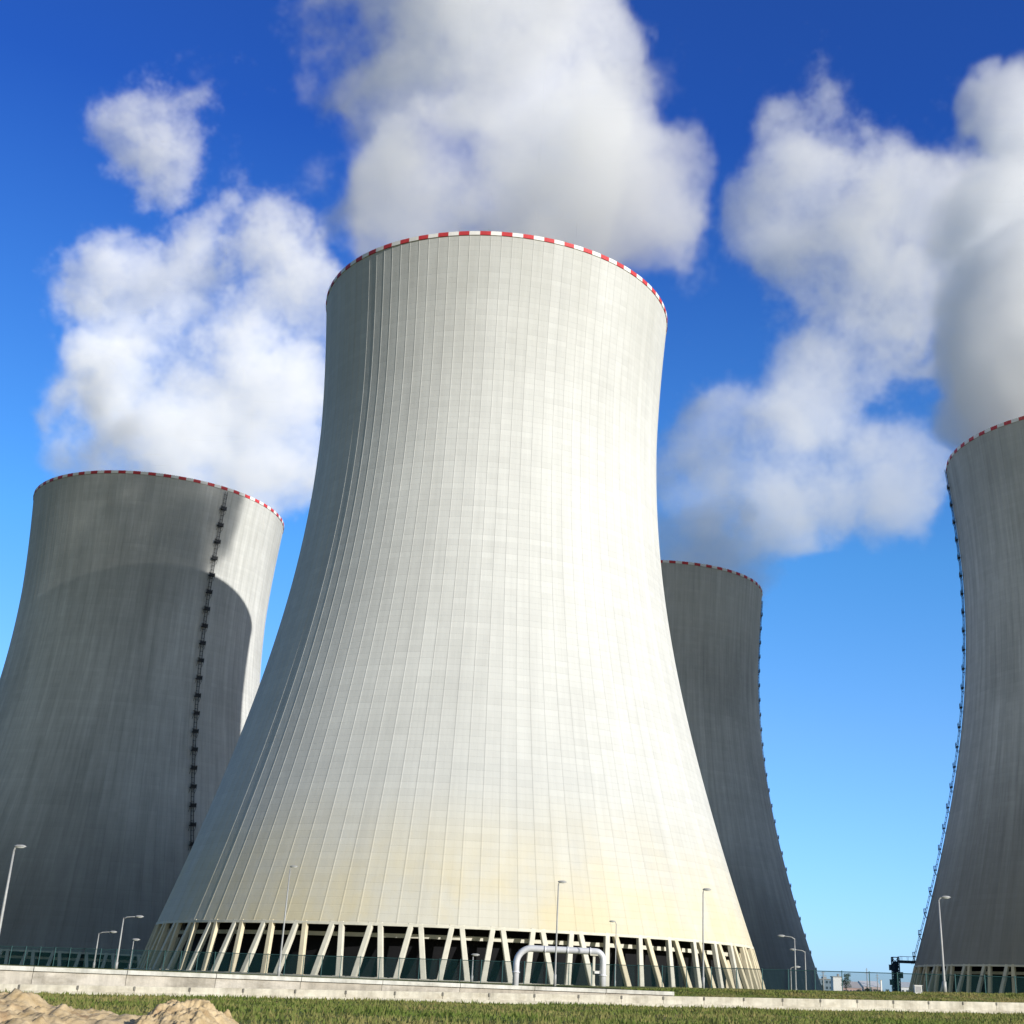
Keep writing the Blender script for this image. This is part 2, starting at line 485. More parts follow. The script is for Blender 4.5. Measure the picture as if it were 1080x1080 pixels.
TOWERS = [
    ((-18.203, 288.77, 3.3), 'nearest cooling tower, sunlit and pale, standing in the middle of the photo', (0.56, 0.565, 0.54), 1, 0.62, 0.18, 1.9, None, True),
    ((-139.946, 432.766, -1.44), 'shaded left cooling tower with a dark ladder down its front and sunlit rim patches', (0.56, 0.56, 0.53), 2, 0.0, 0.5, 0.6, 'L1', True),
    ((36.485, 493.826, -4.77), 'farthest cooling tower, grey and shaded, half hidden behind the big pale one', (0.55, 0.55, 0.52), 3, 0.0, 0.5, 0.3, 'L2', False),
    ((157.529, 361.55, 3.28), 'dark shaded cooling tower cut off by the right edge of the photo', (0.52, 0.52, 0.49), 4, 0.1, 0.55, 1.2, 'L3', True),
]
LADDER_AZ = {'L1': math.radians(-45.6), 'L2': math.radians(0), 'L3': math.radians(168)}
for loc, label, base, seed, stain, grime, spin, lad, cols in TOWERS:
    t = empty('cooling_tower', loc, label, 'cooling tower', 'cooling towers of the power station')
    sm = shell_material('shell_concrete_%d' % seed, base, seed, stain, grime)
    me = SHELL if seed == 1 else SHELL.copy()
    me.materials.clear(); me.materials.append(sm)
    link_mesh('shell', me, None, t)
    link_mesh('rim_band', RIM, None, t)
    link_mesh('ring_beam', RINGB, None, t)
    link_mesh('basin_rim', BASIN, None, t)
    link_mesh('fill_pack', FILL, None, t)
    link_mesh('water_duct', DUCT, None, t)
    toward = math.atan2(-loc[1], -loc[0])
    items = []
    for k in range(NR // 2):
        for s in (-1, 1):
            a = 2 * PI * (2 * k + 1) / NR
            items.append((abs((a - toward + PI) % (2 * PI) - PI), a, s))
    items.sort()
    front = items[:100] if cols else []
    for dev, a, s in front:
        tan = (s > 0 and dev > 0.4) or dev > 1.1  # tan tone picked by side and by angle off the viewing direction
        o = link_mesh('column', COLM[(s, 'column_tan' if tan and seed in (1, 4) else 'column')], None, t)
        r0 = rad(Z_BOT) - 0.35
        o.location = (r0 * math.cos(a), r0 * math.sin(a), Z_BOT)
        o.rotation_euler = (0, 0, a)
    rest = MB(); r0 = rad(Z_BOT) - 0.35
    for _, a, s in items[len(front):]:
        src = col_mesh(s); ca, sa = math.cos(a), math.sin(a)
        rest.add([((r0 + x) * ca - y * sa, (r0 + x) * sa + y * ca, z + Z_BOT) for x, y, z in src.v], src.f)
    tag(rest.build('column_row', MAT['column'], t), kind='stuff')
    if lad: ladder(t, LADDER_AZ[lad])

# ------------------------------------------------------------------ steam
def steam_mat():
    m = bpy.data.materials.new('steam')
    m.use_nodes = True
    N, L = m.node_tree.nodes, m.node_tree.links
    N.clear()
    out = N.new('ShaderNodeOutputMaterial')
    v = N.new('ShaderNodeVolumePrincipled')
    v.inputs['Color'].default_value = (0.995, 0.997, 1.0, 1)
    v.inputs['Density'].default_value = 1.0
    v.inputs['Density Attribute'].default_value = 'density'
    v.inputs['Anisotropy'].default_value = STEAM_G
    L.new(v.outputs[0], out.inputs['Volume'])
    return m
STEAM_G = -0.4
STEAM_K = 1.0
STEAM = steam_mat()

def plume(label, blobs, voxel=1.6, seed=0.0, dens=0.10, zmin=None, warp=9.0, erode=1.12, nscale=0.026, gain=1.5, thr=0.08, boost=1.75, cap=1.8):
    """steam whose density is a cloud of soft balls eaten away by fractal noise; blobs: (centre, radius, strength)"""
    g = bpy.data.node_groups.new('steam_density', 'GeometryNodeTree')
    g.interface.new_socket('Geometry', in_out='INPUT', socket_type='NodeSocketGeometry')
    g.interface.new_socket('Geometry', in_out='OUTPUT', socket_type='NodeSocketGeometry')
    N, L = g.nodes, g.links
    go = N.new('NodeGroupOutput')
    def mth(op, a, b=None, clamp=False):
        n = N.new('ShaderNodeMath'); n.operation = op; n.use_clamp = clamp
        for i, v in enumerate((a, b)):
            if v is None: continue
            if isinstance(v, (int, float)): n.inputs[i].default_value = v
            else: L.new(v, n.inputs[i])
        return n.outputs[0]
    def vm(op, a, b=None, s=None):
        n = N.new('ShaderNodeVectorMath'); n.operation = op
        for i, v in enumerate((a, b)):
            if v is None: continue
            if isinstance(v, (tuple, Vector)): n.inputs[i].default_value = tuple(v)
            else: L.new(v, n.inputs[i])
        if s is not None: n.inputs['Scale'].default_value = s
        return n
    def nz(vec, sc, det, rough=0.6, lac=2.1):
        n = N.new('ShaderNodeTexNoise'); n.noise_dimensions = '3D'
        n.inputs['Scale'].default_value = sc; n.inputs['Detail'].default_value = det
        n.inputs['Roughness'].default_value = rough; n.inputs['Lacunarity'].default_value = lac
        L.new(vec, n.inputs['Vector'])
        return n
    pos = N.new('GeometryNodeInputPosition').outputs[0]
    sp = vm('ADD', pos, (seed * 91.7, seed * 53.1, seed * 17.9)).outputs[0]
    w = nz(sp, 0.016, 3.0, 0.55).outputs['Color']
    w = vm('SCALE', vm('SUBTRACT', w, (0.5, 0.5, 0.5)).outputs[0], None, warp * 4).outputs[0]
    pw = vm('ADD', pos, w).outputs[0]
    pw2 = vm('ADD', sp, vm('SCALE', w, None, 0.5).outputs[0]).outputs[0]
    tot = None
    rng = random.Random(int(seed * 10))
    puffs = []
    for c, r, st in blobs:                       # ragged smaller puffs round the big ones
        for _ in range(3):
            v = Vector((rng.gauss(0, 1), rng.gauss(0, 1), rng.gauss(0, 1))).normalized()
            if zmin is not None and c.z + v.z * r * .7 < 165: v.z = abs(v.z)
            puffs.append((c + v * r * rng.uniform(.62, .85), r * rng.uniform(.28, .5), st * rng.uniform(.35, .8)))
    for c, r, st in list(blobs) + puffs:
        d = vm('DISTANCE', pw, Vector(c)).outputs['Value']
        q = mth('DIVIDE', d, r)
        q = mth('SUBTRACT', 1.0, mth('MULTIPLY', q, q), True)
        q = mth('MULTIPLY', mth('MULTIPLY', q, q), st)
        tot = q if tot is None else mth('ADD', tot, q)
    tot = mth('MINIMUM', mth('MULTIPLY', tot, boost), cap)
    w2 = vm('SCALE', vm('SUBTRACT', nz(sp, 0.055, 4.0, 0.6).outputs['Color'], (0.5, 0.5, 0.5)).outputs[0], None, 34.0).outputs[0]
    pw3 = vm('ADD', pw2, w2).outputs[0]
    n1 = nz(pw2, nscale, 3.0, 0.55).outputs[0]
    n2 = nz(pw3, nscale * 4.2, 8.0, 0.78).outputs[0]
    n1 = mth('ADD', mth('MULTIPLY', n1, 0.55), mth('MULTIPLY', n2, 0.45))
    n1 = mth('MULTIPLY', mth('SUBTRACT', 0.655, n1), 6.4)       # about 0.3..1.7
    s = mth('SUBTRACT', tot, mth('MULTIPLY', n1, erode))
    s = mth('MULTIPLY', mth('SUBTRACT', s, thr), gain)
    s = mth('MAXIMUM', mth('MINIMUM', s, 1.0), 0.0)
    s = mth('POWER', s, 1.8)
    s = mth('MULTIPLY', s, dens * STEAM_K)
    lo = [min(c[i] - r * 0.95 - 3 for c, r, _ in blobs) for i in range(3)]
    hi = [max(c[i] + r * 0.95 + 3 for c, r, _ in blobs) for i in range(3)]
    if zmin is not None: lo[2] = max(lo[2], zmin)
    vc = N.new('GeometryNodeVolumeCube')
    L.new(s, vc.inputs['Density'])
    vc.inputs['Min'].default_value = lo; vc.inputs['Max'].default_value = hi
    for i, k in enumerate('XYZ'):
        vc.inputs['Resolution ' + k].default_value = max(8, int((hi[i] - lo[i]) / voxel))
    sm = N.new('GeometryNodeSetMaterial'); sm.inputs['Material'].default_value = STEAM
    L.new(vc.outputs[0], sm.inputs[0]); L.new(sm.outputs[0], go.inputs[0])
    # the object's own mesh is the hull of the steam
    bm = bmesh.new()
    for c, r, _ in blobs:
        bmesh.ops.create_icosphere(bm, subdivisions=2, radius=r * 0.75, matrix=Matrix.Translation(Vector(c)))
    me = bpy.data.meshes.new('steam_plume'); bm.to_mesh(me); bm.free()
    me.materials.append(STEAM)
    o = bpy.data.objects.new('steam_plume', me); COL.objects.link(o)
    md = o.modifiers.new('steam', 'NODES'); md.node_group = g
    return tag(o, label, 'steam', 'steam rising from the cooling towers', 'stuff')

def B(px, py, Y, rpx, st=1.0):
    c = P(px, py, Y)
    dist = (c - Vector((0, 0, EYE))).dot(_f)
    return (c, 1.46 * rpx * dist / FPX, st if st >= 1 else min(1.0, st + 0.14))

plume('dense white steam column rising out of the middle tower', [
    B(560, 100, 284, 150, .45), B(390, 110, 297, 95, .38), B(700, 240, 266, 80, .4), B(550, 210, 284, 100, .6), B(470, 250, 292, 90, .6),
    B(430, 300, 290, 75), B(525, 292, 293, 95), B(605, 300, 280, 66), B(520, 240, 295, 110),
    B(445, 235, 293, 80), B(620, 228, 270, 76, .85), B(525, 145, 288, 118, 1.1), B(640, 175, 266, 74, .8),
    B(700, 215, 264, 50, .8), B(735, 285, 285, 34, .7), B(690, 265, 275, 40, .8), B(722, 300, 290, 38, .55), B(700, 190, 262, 50, .7),
    B(435, 190, 297, 70, .8), B(365, 215, 302, 50, .6), B(490, 60, 296, 105, 1.1), B(590, 60, 291, 85),
    B(560, -30, 293, 120, 1.1), B(460, -20, 298, 80), B(650, 25, 288, 40, .6), B(420, 45, 301, 60, .7),
    B(345, 45, 306, 75, .85), B(300, 45, 310, 35, .45), B(350, 95, 306, 40, .5), B(650, 120, 268, 60, .7),
    B(690, 120, 284, 40, .5), B(375, 130, 299, 42, .6), B(310, 90, 304, 42, .6), B(245, 80, 308, 32, .5), B(730, 160, 262, 34, .5),
    B(380, 20, 303, 60, .8), B(740, 250, 262, 30, .5),
], 1.1, 1.0, 0.055, 145.0, cap=1.8)
plume('broad patchy white steam bank drifting above the left tower', [
    B(190, 370, 508, 140, .22), B(200, 180, 518, 90, .35), B(300, 260, 512, 80, .5),
    B(120, 500, 462, 75), B(200, 505, 462, 85), B(270, 520, 462, 65), B(110, 430, 498, 75), B(190, 440, 498, 85),
    B(270, 450, 498, 85), B(325, 460, 498, 60), B(320, 400, 518, 55), B(95, 370, 518, 55, .85), B(150, 380, 518, 60, .8),
    B(260, 380, 518, 75), B(110, 300, 518, 60, .85), B(190, 280, 518, 55, .85), B(290, 300, 518, 75, .95), B(240, 250, 518, 50, .75),
    B(125, 245, 518, 40, .6), B(60, 280, 518, 30, .45), B(330, 330, 518, 50, .8), B(165, 145, 518, 60, .75), B(225, 110, 518, 32, .5), B(125, 130, 518, 35, .5), B(205, 120, 518, 35, .5),
    B(175, 190, 518, 35, .45), B(255, 75, 518, 30, .45), B(60, 340, 518, 35, .5), B(90, 440, 500, 50, .9), B(130, 480, 480, 50, 1.0), B(330, 500, 475, 45, .9),
], 1.3, 2.0, 0.042, 140.0, erode=1.22)
plume('soft bluish steam bank rising from the farthest tower', [
    B(735, 585, 500, 85, 1.0), B(790, 590, 503, 50, .9), B(930, 290, 575, 160, .5), B(840, 450, 555, 110, .5), B(1040, 300, 575, 130, .6), B(980, 470, 560, 70, .5),
    B(720, 610, 505, 65), B(765, 600, 505, 55), B(740, 540, 550, 75), B(715, 480, 550, 60), B(760, 450, 550, 65),
    B(810, 500, 550, 75), B(850, 550, 550, 60, .9), B(900, 520, 550, 65, .85), B(950, 540, 550, 50, .8), B(985, 510, 550, 40, .7),
    B(850, 420, 575, 55, .8), B(900, 380, 575, 60, .75), B(940, 330, 575, 60, .75), B(890, 310, 575, 40, .7), B(840, 230, 575, 75, .85),
    B(900, 240, 575, 85, .9), B(850, 130, 575, 60, .7), B(870, 80, 575, 45, .65), B(810, 190, 575, 45, .6),
    B(960, 210, 575, 85, .95), B(1000, 260, 575, 60, .9), B(930, 150, 575, 40, .6), B(980, 330, 570, 50, .7), B(760, 90, 575, 35, .35), B(710, 30, 575, 30, .35),
], 1.6, 3.2, 0.026, 140.0, erode=1.1)
plume('pale steam rising from the right tower past the edge of the photo', [
    (Vector((157, 362, 165)), 52, 2.2), (Vector((150, 366, 192)), 48, 2.0), (Vector((166, 370, 215)), 48, 1.8), (Vector((178, 384, 182)), 52, 2.0), (Vector((141, 348, 178)), 38, 2.2), (Vector((143, 350, 204)), 36, 2.0), (Vector((176, 380, 208)), 50, 2.0), B(1110, 500, 372, 90, 1.0), B(1190, 490, 372, 90, 1.0), B(1080, 430, 385, 85, 0.62), B(1170, 400, 385, 100, 1.0), B(1050, 390, 390, 60, 0.62),
    B(1080, 320, 395, 90, 0.62), B(1020, 330, 400, 55, 0.62), B(1070, 240, 405, 90, 0.62), B(1010, 240, 410, 60, 0.62), B(1060, 150, 410, 65, 0.62),
    B(1030, 110, 412, 40, 0.62), B(1140, 180, 410, 90, 1.0), B(1160, 300, 400, 100, 1.0), B(1080, 90, 412, 40, 0.62),
], 1.6, 4.1, 0.075, 150.0, erode=0.92, cap=2.3)


# ------------------------------------------------------------------ lie of the land
A = P(0, 1047, 80); Bq = P(1080, 1070.5, 108)
DIR = Vector((Bq.x - A.x, Bq.y - A.y, 0)); LEN = DIR.length; DIR.normalize()
NRM = Vector((-DIR.y, DIR.x, 0))
def u_of_px(px):
    """distance along the barrier line of the point seen at column px"""
    lo, hi = -60.0, 140.0
    for _ in range(50):
        m = (lo + hi) / 2; q = A + DIR * m
        d = Vector((q.x, q.y, 0.0 + 2.6 - EYE)); w = d.dot(_f)
        if PPX + FPX * d.dot(CR) / w < px: lo = m
        else: hi = m
    return (lo + hi) / 2
U_END = u_of_px(720)
def sm(a, b, x):
    t = min(1, max(0, (x - a) / (b - a))); return t * t * (3 - 2 * t)
def z_front(u):
    t = min(1.4, max(-0.4, u / LEN)); return A.z + (Bq.z - A.z) * t
def z_crest(u):
    t = (u - U_END) / (LEN - U_END); return 3.22 + 0.62 * min(1.3, max(0, t))
def ground(x, y):
    d = Vector((x - A.x, y - A.y, 0)); u, s = d.dot(DIR), d.dot(NRM)
    if s < 0.6: z = z_front(u)
    elif u < U_END:
        z = z_front(u) if s < 1.5 else 2.95
    else:
        z = z_front(u) + 0.25 + (z_crest(u) - z_front(u) - 0.25) * sm(0.6, 5.0, s)
    if s > 12: z += (3.28 - z) * sm(12, 90, s)
    if y > 320:
        w = 1 - sm(82, 112, x)
        z += w * (-4.75 * sm(330, 425, y) - 3.3 * sm(430, 480, y))
    if y > 520: z += (4.6 - z) * sm(520, 720, y)
    if y > 900: z += 9.0 * sm(900, 2600, y)
    return z

us = [-6000, -3000, -1500, -800, -400, -250] + [-160 + 4 * i for i in range(12)] + [-112 + 2 * i for i in range(56)] + [2 * i for i in range(70)] + [140 + 6 * i for i in range(30)] + [330, 450, 700, 1200, 2500, 6000]
i_e = min(range(len(us)), key=lambda i: abs(us[i] - U_END)); us[i_e] = U_END
us.insert(i_e, U_END - 0.02)
ss = [-130, -105] + [-100 + 2 * i for i in range(45)] + [-11 + 1.0 * i for i in range(11)] + [0, 0.58, 0.9, 1.2, 1.48, 1.52, 2, 2.6, 3.2, 4, 5, 7, 10, 14] + [20 + 8 * i for i in range(75)] + [640, 700, 800, 900, 1100, 1400, 1900, 2600, 4000, 8000, 14000]
from mathutils import noise as mn
gv, gf = [], []
for s in ss:
    for u in us:
        q = A + DIR * u + NRM * s
        z = ground(q.x, q.y)
        if s < 0 or (s > 3 and u > U_END): z += 0.10 * (mn.noise(Vector((q.x * 0.14, q.y * 0.14, 0))) + 0.5 * mn.noise(Vector((q.x * 0.5, q.y * 0.5, 3))))
        gv.append((q.x, q.y, z))
nu = len(us)
for i in range(len(ss) - 1):
    for j in range(nu - 1):
        gf.append((i * nu + j, i * nu + j + 1, (i + 1) * nu + j + 1, (i + 1) * nu + j))
me = bpy.data.meshes.new('ground'); me.from_pydata(gv, [], gf)
me.polygons.foreach_set('use_smooth', [True] * len(gf)); me.update()

def grass_colour(N, L, vec, k=1.0):
    n1 = noise(N, L, scaled(N, L, vec, (0.10, 0.25, 0.3)), 1.0, 6, 0.62)
    n2 = noise(N, L, scaled(N, L, vec, (1.3, 1.3, 1.3)), 1.0, 5, 0.65)
    c = mix_col(N, L, map_range(N, L, n1, 0.40, 0.62), (0.085 * k, 0.115 * k, 0.022 * k), (0.23 * k, 0.185 * k, 0.075 * k))
    return mix_col(N, L, map_range(N, L, n2, 0.42, 0.68), c, (0.11 * k, 0.145 * k, 0.03 * k))
gm, N, L, b, out = new_mat('meadow')
tc = N.new('ShaderNodeTexCoord')
c = grass_colour(N, L, tc.outputs['Object'], 1.1)
n3 = noise(N, L, scaled(N, L, tc.outputs['Object'], (0.05, 0.05, 0.05), (3, 1, 0)), 1.0, 5, 0.6)
c = mix_col(N, L, map_range(N, L, n3, 0.60, 0.70), c, (0.26, 0.20, 0.12))
L.new(c, b.inputs['Base Color']); b.inputs['Roughness'].default_value = 0.95; b.inputs['Specular IOR Level'].default_value = 0.1
bump(N, L, b, noise(N, L, scaled(N, L, tc.outputs['Object'], (2.5, 2.5, 2.5)), 1.0, 6), 0.25, 0.9)
me.materials.append(gm)
tag(link_mesh('ground', me), 'grass ground rising gently towards the cooling towers', kind='structure')

# grass blades standing on the ground near the viewer
def blades(n, urange, srange, seed, hmin, hmax):
    rng = np.random.default_rng(seed)
    V = np.zeros((n * 3, 3)); k = 0
    uu = rng.uniform(*urange, n); s_ = rng.uniform(*srange, n)
    for i in range(n):
        q = A + DIR * uu[i] + NRM * s_[i]
        z = ground(q.x, q.y)
        if s_[i] < 0 or (s_[i] > 3 and uu[i] > U_END): z += 0.10 * (mn.noise(Vector((q.x * 0.14, q.y * 0.14, 0))) + 0.5 * mn.noise(Vector((q.x * 0.5, q.y * 0.5, 3))))
        f = 0.5 + mn.noise(Vector((q.x * 0.35, q.y * 0.35, 7)))
        h = (hmin + (hmax - hmin) * rng.random() ** 2) * (0.55 + 0.9 * max(0, f)); a = rng.uniform(0, 2 * PI); w = 0.035 + 0.05 * rng.random()
        V[3 * i] = (q.x - w * math.cos(a), q.y - w * math.sin(a), z - 0.04)
        V[3 * i + 1] = (q.x + w * math.cos(a), q.y + w * math.sin(a), z - 0.04)
        V[3 * i + 2] = (q.x + rng.normal() * h * 0.35, q.y + rng.normal() * h * 0.35, z + h)
    me = bpy.data.meshes.new('grass')
    me.vertices.add(n * 3); me.loops.add(n * 3); me.polygons.add(n)
    me.vertices.foreach_set('co', V.ravel())
    me.loops.foreach_set('vertex_index', np.arange(n * 3, dtype=np.int32))
    me.polygons.foreach_set('loop_start', np.arange(n, dtype=np.int32) * 3)
    me.update(); me.validate()
    return me
bmt, N, L, b, out = new_mat('grass_blade')
geo = N.new('ShaderNodeNewGeometry')
c = grass_colour(N, L, geo.outputs['Position'], 1.5)
L.new(c, b.inputs['Base Color']); b.inputs['Roughness'].default_value = 0.8; b.inputs['Specular IOR Level'].default_value = 0.15
tr = N.new('ShaderNodeBsdfTranslucent'); L.new(c, tr.inputs[0])
mx = N.new('ShaderNodeMixShader'); mx.inputs[0].default_value = 0.35
L.new(b.outputs[0], mx.inputs[1]); L.new(tr.outputs[0], mx.inputs[2]); L.new(mx.outputs[0], out.inputs[0])
g1 = blades(110000, (-25, LEN + 25), (-48, -0.5), 5, 0.05, 0.22); g1.materials.append(bmt)
tag(link_mesh('grass', g1), 'rough green and straw coloured grass in front of the concrete barrier', kind='stuff')
g2 = blades(26000, (U_END, LEN + 25), (0.7, 10), 6, 0.05, 0.16); g2.materials.append(bmt)
tag(link_mesh('grass', g2), 'green grass on the low bank behind the concrete barrier', kind='stuff')

# ------------------------------------------------------------------ retaining wall and barrier
def weathered(name, col, dark, seed, sc=0.5):
    m, N, L, b, out = new_mat(name)
    tc = N.new('ShaderNodeTexCoord')
    geo = N.new('ShaderNodeNewGeometry')
    n1 = noise(N, L, scaled(N, L, geo.outputs['Position'], (sc, sc, sc * 2.2), (seed, seed, 0)), 1.0, 6, 0.65)
    c = mix_col(N, L, map_range(N, L, n1, 0.42, 0.68), col, dark)
    n2 = noise(N, L, scaled(N, L, geo.outputs['Position'], (2.2, 2.2, 0.25), (seed, 0, 0)), 1.0, 5, 0.6)
    f = map_range(N, L, n2, 0.4, 0.75, 1.05, 0.72)
    c = mix_col(N, L, 1.0, c, f, 'MULTIPLY')
    L.new(c, b.inputs['Base Color']); b.inputs['Roughness'].default_value = 0.9; b.inputs['Specular IOR Level'].default_value = 0.2
    bump(N, L, b, noise(N, L, scaled(N, L, geo.outputs['Position'], (6, 6, 6)), 1.0, 5), 0.03, 0.6)
    return m
WALLM = [weathered('wall_concrete_%d' % i, (0.50 + d, 0.455 + d, 0.385 + d), (0.30, 0.27, 0.22), 3.0 * i) for i, d in enumerate((0.0, 0.05, -0.05))]
COPM = weathered('coping_concrete', (0.60, 0.585, 0.53), (0.40, 0.38, 0.32), 1.5)
BARM = weathered('barrier_concrete', (0.55, 0.51, 0.42), (0.40, 0.36, 0.28), 9.0, 0.8)

wall = empty('retaining_wall', A + DIR * 20 + NRM * 1.3, 'long stained pale concrete retaining wall with a lighter coping, ending right of the pipe arch', 'wall')
W0 = wall.location.copy()
def oriented_box(mb, u0, u1, s0, s1, z0, z1, org, mi=0, za=None, zb=None):
    """box lying along the barrier line; za/zb: bottoms at its two ends"""
    za = z0 if za is None else za; zb = z0 if zb is None else zb
    pts = []
    for u, zz in ((u0, za), (u1, zb)):
        for s, z in ((s0, zz), (s1, zz), (s1, z1 if not callable(z1) else z1(u)), (s0, z1 if not callable(z1) else z1(u))):
            q = A + DIR * u + NRM * s
            pts.append((q.x - org.x, q.y - org.y, z - org.z))
    mb.add(pts, [(0, 1, 2, 3), (7, 6, 5, 4), (0, 4, 5, 1), (1, 5, 6, 2), (2, 6, 7, 3), (3, 7, 4, 0)], mi)
random.seed(4)
u = -40.0; i = 0
while u < U_END - 0.2:
    u1 = min(u + 5.2, U_END)
    m = MB(); oriented_box(m, u + 0.012, u1 - 0.012, 1.0, 1.45, 0, 2.93, W0, 0, z_front(u) - 0.5, z_front(u1) - 0.5)
    m.build('wall_panel', WALLM[(i * 7 + i // 3) % 3], wall)
    m = MB(); oriented_box(m, u + 0.02, u1 - 0.02, 0.86, 1.55, 2.934, 3.17, W0)
    m.build('coping', COPM, wall)
    u = u1; i += 1

MAT['joint'] = simple('joint_steel', (0.16, 0.15, 0.13), 0.8, 0, 0.3, 1)
bar = empty('crash_barrier', A + DIR * 60, 'low pale concrete barrier of short blocks with dark joints along the grass', 'barrier')
B0 = bar.location.copy()
def bar_top(u): 
    t = min(1.3, max(-0.3, u / LEN)); return z_front(u) + 0.50 + 0.40 * t
u = -40.0; k = 0
while u < LEN + 46:
    m = MB()
    g = 0.015
    oriented_box(m, u + g, u + 3.15 - g, 0.03, 0.42, 0, lambda v: bar_top(v) - 0.04, B0, 0, z_front(u) - 0.3, z_front(u + 3.15) - 0.3)
    m.build('barrier_block', BARM, bar)
    m = MB(); oriented_box(m, u + g - 0.02, u + 3.15 - g + 0.02, -0.22, 0.02, 0, lambda v: z_front(v) + 0.30 * (bar_top(v) - z_front(v)), B0, 0, z_front(u) - 0.3, z_front(u + 3.15) - 0.3)
    m.build('kerb_foot', BARM, bar)
    m = MB(); q = A + DIR * u - NRM * 0.0 - B0
    m.box((q.x, q.y, bar_top(u) - 0.16 - B0.z), (0.10, 0.07, 0.20), 0, math.atan2(DIR.y, DIR.x))
    m.build('joint_post', MAT['joint'], bar)
    u += 3.15; k += 1

# ------------------------------------------------------------------ mesh fence
fm, N, L, b, out = new_mat('green_mesh')
b.inputs['Base Color'].default_value = (0.012, 0.075, 0.08, 1); b.inputs['Roughness'].default_value = 0.7
tp = N.new('ShaderNodeBsdfTransparent'); mx = N.new('ShaderNodeMixShader'); mx.inputs[0].default_value = 0.17
L.new(tp.outputs[0], mx.inputs[1]); L.new(b.outputs[0], mx.inputs[2]); L.new(mx.outputs[0], out.inputs[0])
MAT['fence_steel'] = simple('fence_steel', (0.05, 0.12, 0.12), 0.5, 0.2, 0.1, 2)
FA, FB = Vector((-95.5, 221.0, 0)), Vector((50.7, 145.0, 0))
FD = (FB - FA).normalized(); FL = (FB - FA).length
fence = empty('mesh_fence', (FA.x, FA.y, 3.0), 'long see-through dark teal mesh fence running in front of the cooling towers', 'fence')
F0 = fence.location.copy()
u = -60.0; pts = []
while u < FL + 50: pts.append(FA + FD * u); u += 3.05
mb = MB()
pan, rails = [], MB()
for a, c in zip(pts[:-1], pts[1:]):
    za, zc = ground(a.x, a.y), ground(c.x, c.y)
    mb.add([(a.x - F0.x, a.y - F0.y, za - F0.z - 0.1), (c.x - F0.x, c.y - F0.y, zc - F0.z - 0.1), (c.x - F0.x, c.y - F0.y, 5.86 - F0.z), (a.x - F0.x, a.y - F0.y, 5.86 - F0.z)], [(0, 1, 2, 3)])
    mb.add([(a.x - F0.x, a.y + 0.03 - F0.y, za - F0.z - 0.1), (c.x - F0.x, c.y + 0.03 - F0.y, zc - F0.z - 0.1), (c.x - F0.x, c.y + 0.03 - F0.y, 5.86 - F0.z), (a.x - F0.x, a.y + 0.03 - F0.y, 5.86 - F0.z)], [(0, 1, 2, 3)])
mb.build('mesh_panel', fm, fence)
rails.bar(Vector((pts[0].x, pts[0].y, 5.88)) - F0, Vector((pts[-1].x, pts[-1].y, 5.88)) - F0, 0.08, 0.08)
rails.build('top_rail', MAT['fence_steel'], fence)
pm = MB(); pm.bar((0, 0, -0.4), (0, 0, 2.95), 0.09, 0.09, None, 0, 0.02); pm.box((0, 0, 2.97), (0.13, 0.13, 0.04))
PM = pm.mesh('post', [MAT['fence_steel']])
for a in pts:
    o = link_mesh('post', PM, None, fence); o.location = Vector((a.x, a.y - 0.08, 3.0)) - F0

# ------------------------------------------------------------------ lamps
def street_lamp(px, row, Y, arm, label, r=0.11, head=0.9, group='lamp posts around the cooling towers', twin=False):
    top = P(px, row, Y); z0 = ground(top.x, top.y)
    root = empty('street_lamp', (top.x, top.y, z0), label, 'lamp post', group)
    H = top.z - z0
    m = MB(); m.tube([(0, 0, -0.3), (0, 0, 0.0), (0, 0, H * 0.5), (0, 0, H)], [r, r, r * 0.8, r * 0.55], 10)
    m.tube([(0, 0, -0.2), (0, 0, 0.9), (0, 0, 0.95)], [r * 1.45, r * 1.45, r], 10)
    m.build('pole', MAT['galv'], root)
    sgn = 1 if arm >= 0 else -1
    if abs(arm) > 0.05:
        m = MB(); m.tube([(0, 0, H - 0.15), (arm * 0.25, 0, H + 0.12), (arm * 0.7, 0, H + 0.2), (arm, 0, H + 0.2)], [r * 0.55, r * 0.5, r * 0.45, r * 0.4], 8)
        m.build('arm', MAT['galv'], root)
    hx = arm
    m = MB()
    m.lathe([(0.02, 0.16), (0.10, 0.15), (0.17, 0.08), (0.19, 0.0), (0.16, -0.03)], 14)
    sc = head
    m.v = [(x * 2.6 * sc + hx + sgn * 0.25 * sc, y * 1.1 * sc, z * sc + H + 0.22) for x, y, z in m.v]
    hd = m.build('lamp_head', MAT['galv'], root)
    m = MB(); m.lathe([(0.01, -0.10), (0.09, -0.085), (0.15, -0.03), (0.15, 0.0), (0.01, 0.0)], 14)
    m.v = [(x * 2.5 * sc + hx + sgn * 0.25 * sc, y * 1.0 * sc, z * sc + H + 0.205) for x, y, z in m.v]
    m.build('lens', MAT['lamp_glass'], hd)
    return root
street_lamp(15, 896, 104, 0.15, 'tall leaning-looking grey lamp post at the far left edge of the photo', 0.14, 1.0)
street_lamp(306, 917, 113, 0.1, 'slim grey lamp post against the lower left of the pale tower', 0.085, 0.7)
street_lamp(589, 933, 118, 0.12, 'slim grey lamp post in front of the pipe arch', 0.085, 0.8)
street_lamp(741.5, 941, 120, 0.15, 'slim grey lamp post against the lower right of the pale tower', 0.085, 0.8)
street_lamp(990, 949, 119, 0.4, 'tall light grey lamp post in front of the right edge tower', 0.13, 0.9)
street_lamp(130.5, 968, 200, 1.9, 'arm lamp reaching right, taller of the two arm lamps beside the left tower', 0.15, 1.3)
